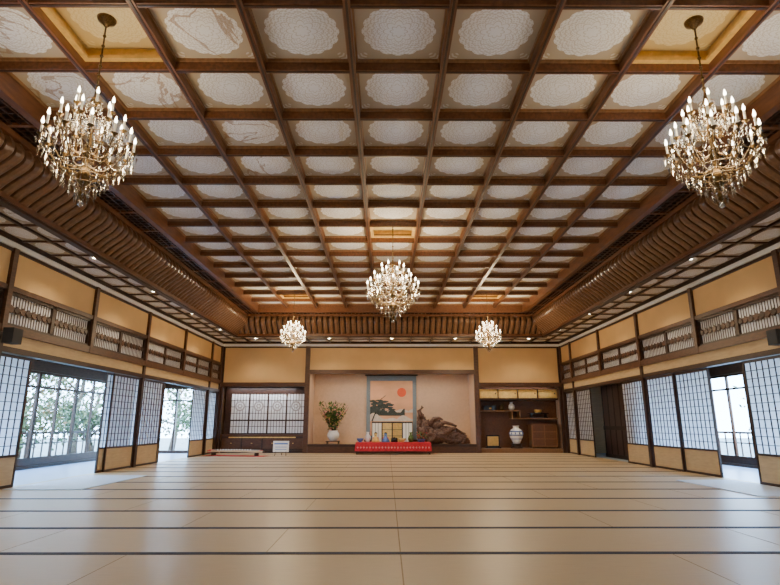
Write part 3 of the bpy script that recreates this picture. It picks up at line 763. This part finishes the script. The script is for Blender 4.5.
# ------------------------------------------------------------------ chandeliers
def chandelier(X,Y,s,rs,zc,zceil):
    m=MB()
    m.lathe([(0.0,-0.60),(0.03,-0.585),(0.045,-0.55),(0.03,-0.51),(0.02,-0.46),(0.07,-0.42),(0.10,-0.36),(0.05,-0.30),(0.025,-0.22),(0.05,-0.14),(0.065,-0.08),(0.03,0.0),(0.02,0.1),(0.045,0.16),(0.03,0.24),(0.018,0.34),(0.04,0.42),(0.06,0.46),(0.025,0.52),(0.012,0.60)],(0,0,0),14,0)
    tiers=[(12,0.50,-0.02,0.0,-0.24),(8,0.37,0.16,0.2,-0.08),(6,0.22,0.34,0.1,0.16)]
    for (n,r,zt_,ph,z0) in tiers:
        row=[]
        for k in range(n):
            a=ph+2*math.pi*k/n; ca,sa=math.cos(a),math.sin(a)
            pts=[]
            for q in range(9):
                t=q/8; rr=0.03+(r-0.03)*t; zz=z0+(zt_-z0)*(t**2.2)-0.10*math.sin(math.pi*t)
                pts.append((rr*ca,rr*sa,zz))
            m.tube(pts,0.007,5,0)
            sc=[]
            for q in range(7):
                an=-0.5+q*0.8; R_=0.045*(1-q/9)
                sc.append(((r*0.55+R_*math.cos(an))*ca,(r*0.55+R_*math.cos(an))*sa,z0-0.04+R_*math.sin(an)))
            m.tube(sc,0.005,4,0)
            tx,ty,tz=r*ca,r*sa,zt_
            m.lathe([(0.012,-0.02),(0.02,0),(0.042,0.012),(0.044,0.018),(0.015,0.02)],(tx,ty,tz),10,0)
            m.lathe([(0.013,0.02),(0.013,0.125)],(tx,ty,tz),8,1)
            m.lathe([(0.009,0.125),(0.016,0.14),(0.017,0.155),(0.010,0.18),(0.002,0.20)],(tx,ty,tz),8,2)
            for q in range(6):
                an=q*math.pi/3; px,py=tx+0.045*math.cos(an),ty+0.045*math.sin(an)
                m.octa((px,py,tz-0.045),0.012,0.022,0.05,3)
            m.octa((tx,ty,tz-0.06),0.014,0.02,0.02,3); m.octa((tx,ty,tz-0.14),0.020,0.035,0.08,3)
            row.append((tx,ty,tz))
        for k in range(n):
            p=Vector(row[k]); q=Vector(row[(k+1)%n])
            nb=9
            for b_ in range(1,nb):
                t=b_/nb; w=p.lerp(q,t); w.z+=0.01-0.09*math.sin(math.pi*t); m.octa(w,0.008,0.011,0.011,3)
            mid=p.lerp(q,0.5); m.octa((mid.x,mid.y,mid.z-0.135),0.015,0.02,0.055,3)
    for k in range(10):
        a=2*math.pi*k/10; e=Vector((0.36*math.cos(a),0.36*math.sin(a),0.12)); p=Vector((0.05*math.cos(a),0.05*math.sin(a),0.46))
        for b_ in range(1,16):
            t=b_/16; w=p.lerp(e,t); w.z-=0.13*math.sin(math.pi*t); m.octa(w,0.007,0.011,0.011,3)
    for (r,z,n,l) in ((0.42,-0.22,26,0.07),(0.33,-0.31,22,0.07),(0.24,-0.40,16,0.075),(0.15,-0.47,12,0.08),(0.07,-0.54,7,0.08),(0.09,0.44,10,0.05),(0.16,0.20,12,0.05)):
        ring=[(r*math.cos(2*math.pi*q/24),r*math.sin(2*math.pi*q/24),z+0.03) for q in range(25)]
        m.tube(ring,0.005,4,0)
        for k in range(n):
            a=2*math.pi*k/n; m.octa((r*math.cos(a),r*math.sin(a),z+0.015),0.007,0.01,0.01,3)
            m.octa((r*math.cos(a),r*math.sin(a),z-0.02),0.014,0.022,l,3)
    m.lathe([(0.0,-0.035),(0.03,-0.02),(0.037,0),(0.03,0.02),(0.0,0.035)],(0,0,-0.64),10,3)
    m.v=[(x*rs,y*rs,z) for (x,y,z) in m.v]
    top=(zceil-zc)/s
    m.tube([(0,0,0.58),(0,0,top-0.02)],0.009,6,0)
    z=0.64
    while z<top-0.1:
        m.lathe([(0.009,-0.02),(0.02,0),(0.009,0.02)],(0,0,z),8,0); z+=0.12
    m.lathe([(0.02,-0.09),(0.04,-0.06),(0.085,-0.03),(0.095,-0.001)],(0,0,top),18,0)
    m.v=[(x*s,y*s,z*s) for (x,y,z) in m.v]
    return m.obj('chandelier',[BRASS,CANDLE,BULB,CRYST],(X,Y,zc))
def light(kind,name,loc,energy,col,**kw):
    l=bpy.data.lights.new(name,kind); l.energy=energy; l.color=col
    for k,v in kw.items(): setattr(l,k,v)
    o=bpy.data.objects.new(name,l); COL.objects.link(o); o.location=loc; return o
ZC=ZP+0.14
for (X,Y,s,rs) in CH:
    ch=chandelier(X,Y,s,rs,3.80,ZC-0.002)
    far=1.75 if Y>9 else 0.6
    for dz,e in ((0.30,75),(-0.1,110)):
        lo=light('POINT','bulb_light',(0,0,dz),e*far,(1,0.77,0.47),shadow_soft_size=0.22); lo.parent=ch

WARM=(1,0.85,0.63)
def downlight(x,y):
    q=MB(); q.lathe([(0.085,0.045),(0.085,-0.006),(0.062,-0.010),(0.058,0.0)],(0,0,0),16,0); q.lathe([(0.0,-0.004),(0.058,-0.004)],(0,0,0),16,1)
    q.obj('ceiling_downlight',[WHITE,DLIGHT],(x,y,ZA-0.047))
    light('SPOT','downlight_lamp',(x,y,ZA-0.09),78,WARM,spot_size=math.radians(130),spot_blend=0.6,shadow_soft_size=0.06)
for x in (AX0-0.22,AX1+0.22):
    for y in (-3.6,-0.85,1.9,4.65,7.4,10.15,12.9,15.65,18.4): downlight(x,y)
for x in (-5.0,-2.2,0.18,2.6,5.4): downlight(x,20.4)
light('AREA','alcove_lamp',(CX,YB+0.4,3.12),55,(1,0.87,0.70),shape='RECTANGLE',size=5.5,size_y=0.1)
light('AREA','alcove_lamp',(-5.0,YB+0.28,2.50),34,(0.92,0.95,1),shape='RECTANGLE',size=2.6,size_y=0.08)
light('AREA','alcove_lamp',(5.2,YB+0.2,2.60),36,(1,0.87,0.68),shape='RECTANGLE',size=2.6,size_y=0.08)

# ------------------------------------------------------------------ garden
m=MB(); m.box(-60,60,-30,60,-0.5,-0.4,0); m.obj('ground',[GRASS])
def tree(name,mats,h=5,r=2.0,n=1800):
    m=MB()
    trunk=[(0,0,0)]; p=Vector((0,0,0))
    for k in range(6): p=p+Vector((U(-.15,.15),U(-.15,.15),h*0.12)); trunk.append(tuple(p))
    m.tube(trunk,lambda t:0.14*(1-0.6*t),8,0)
    cl=[]
    for k in range(10):
        a=U(0,6.28); st=Vector(trunk[random.randint(2,6)]); e=st+Vector((math.cos(a)*r*U(.4,.9),math.sin(a)*r*U(.4,.9),U(0.0,h*0.35)))
        m.tube([st,st.lerp(e,.5)+Vector((0,0,.15)),e],lambda t:0.06*(1-.8*t),5,0); cl.append(e); cl.append(st.lerp(e,.6))
    for k in range(n):
        c0=random.choice(cl); v=Vector((random.gauss(0,1),random.gauss(0,1),random.gauss(0,.7)))*0.38*r/2*1.1
        q=c0+v; s=U(.05,.11); a=Vector((U(-1,1),U(-1,1),U(-1,1))).normalized()*s; b_=a.cross(Vector((U(-1,1),U(-1,1),U(-1,1)))).normalized()*s*0.6
        m.quad([q-a,q+b_,q+a,q-b_],1 if R()<.7 else 2)
    o=m.obj(name,mats); d=o.data; bpy.data.objects.remove(o); return d
T1=tree('garden_tree',[BARK,LEAFOUT,LEAFOUT2]); T2=tree('garden_tree',[BARK,LEAFOUT,LEAFOUT],3.4,1.7,1500)
for (x,y,t,s) in ((-13,11,T1,1),(-13.5,15.5,T2,1.1),(-12.5,19,T1,.9),(-12.5,23.5,T2,1.1),(-16,13,T2,1.4),(-17,20,T1,1.3),(-12.5,5,T2,1),(-15,27,T1,1.2),(-13,-1,T1,1),(-14.5,17.5,T1,1.1),(-19,24,T1,1.5),(-9.3,27,T2,1.0),(-11.5,30,T1,1.2),(-11.8,16.8,T2,0.8),(-20,18,T2,1.8),
                  (13.2,11,T2,1),(14,16,T1,1.1),(13.5,5,T1,1),(16.5,13,T1,1.3),(13.5,-1,T2,1.1),(18,20,T2,1.4),(15,18.5,T2,1.2)):
    place('garden_tree',t,(x,y,-0.4),(0,0,U(0,6)) ).scale=(s,s,s)

# ------------------------------------------------------------------ world
w=bpy.data.worlds.new('World'); S.world=w; w.use_nodes=True
nt=w.node_tree; bg=nt.nodes['Background']
tc=nt.nodes.new('ShaderNodeTexCoord'); sp=nt.nodes.new('ShaderNodeSeparateXYZ'); rp=nt.nodes.new('ShaderNodeValToRGB')
nt.links.new(tc.outputs['Generated'],sp.inputs[0]); nt.links.new(sp.outputs['Z'],rp.inputs[0]); nt.links.new(rp.outputs[0],bg.inputs[0])
rp.color_ramp.elements[0].color=(0.46,0.70,1,1); rp.color_ramp.elements[1].color=(0.27,0.52,1,1)
bg.inputs[1].default_value=27.0
sun=light('SUN','sun',(0,0,20),10.0,(1,0.95,0.85),angle=0.02); sun.rotation_euler=(math.radians(48),0,math.radians(12))

# ------------------------------------------------------------------ camera
cd=bpy.data.cameras.new('camera'); cam=bpy.data.objects.new('camera',cd); COL.objects.link(cam)
cam.location=(0,0,1.1); cd.sensor_width=36; cd.lens=540/780*36
cam.rotation_euler=(math.radians(90+13.65),0,math.radians(-0.32))
cd.clip_end=300
S.camera=cam
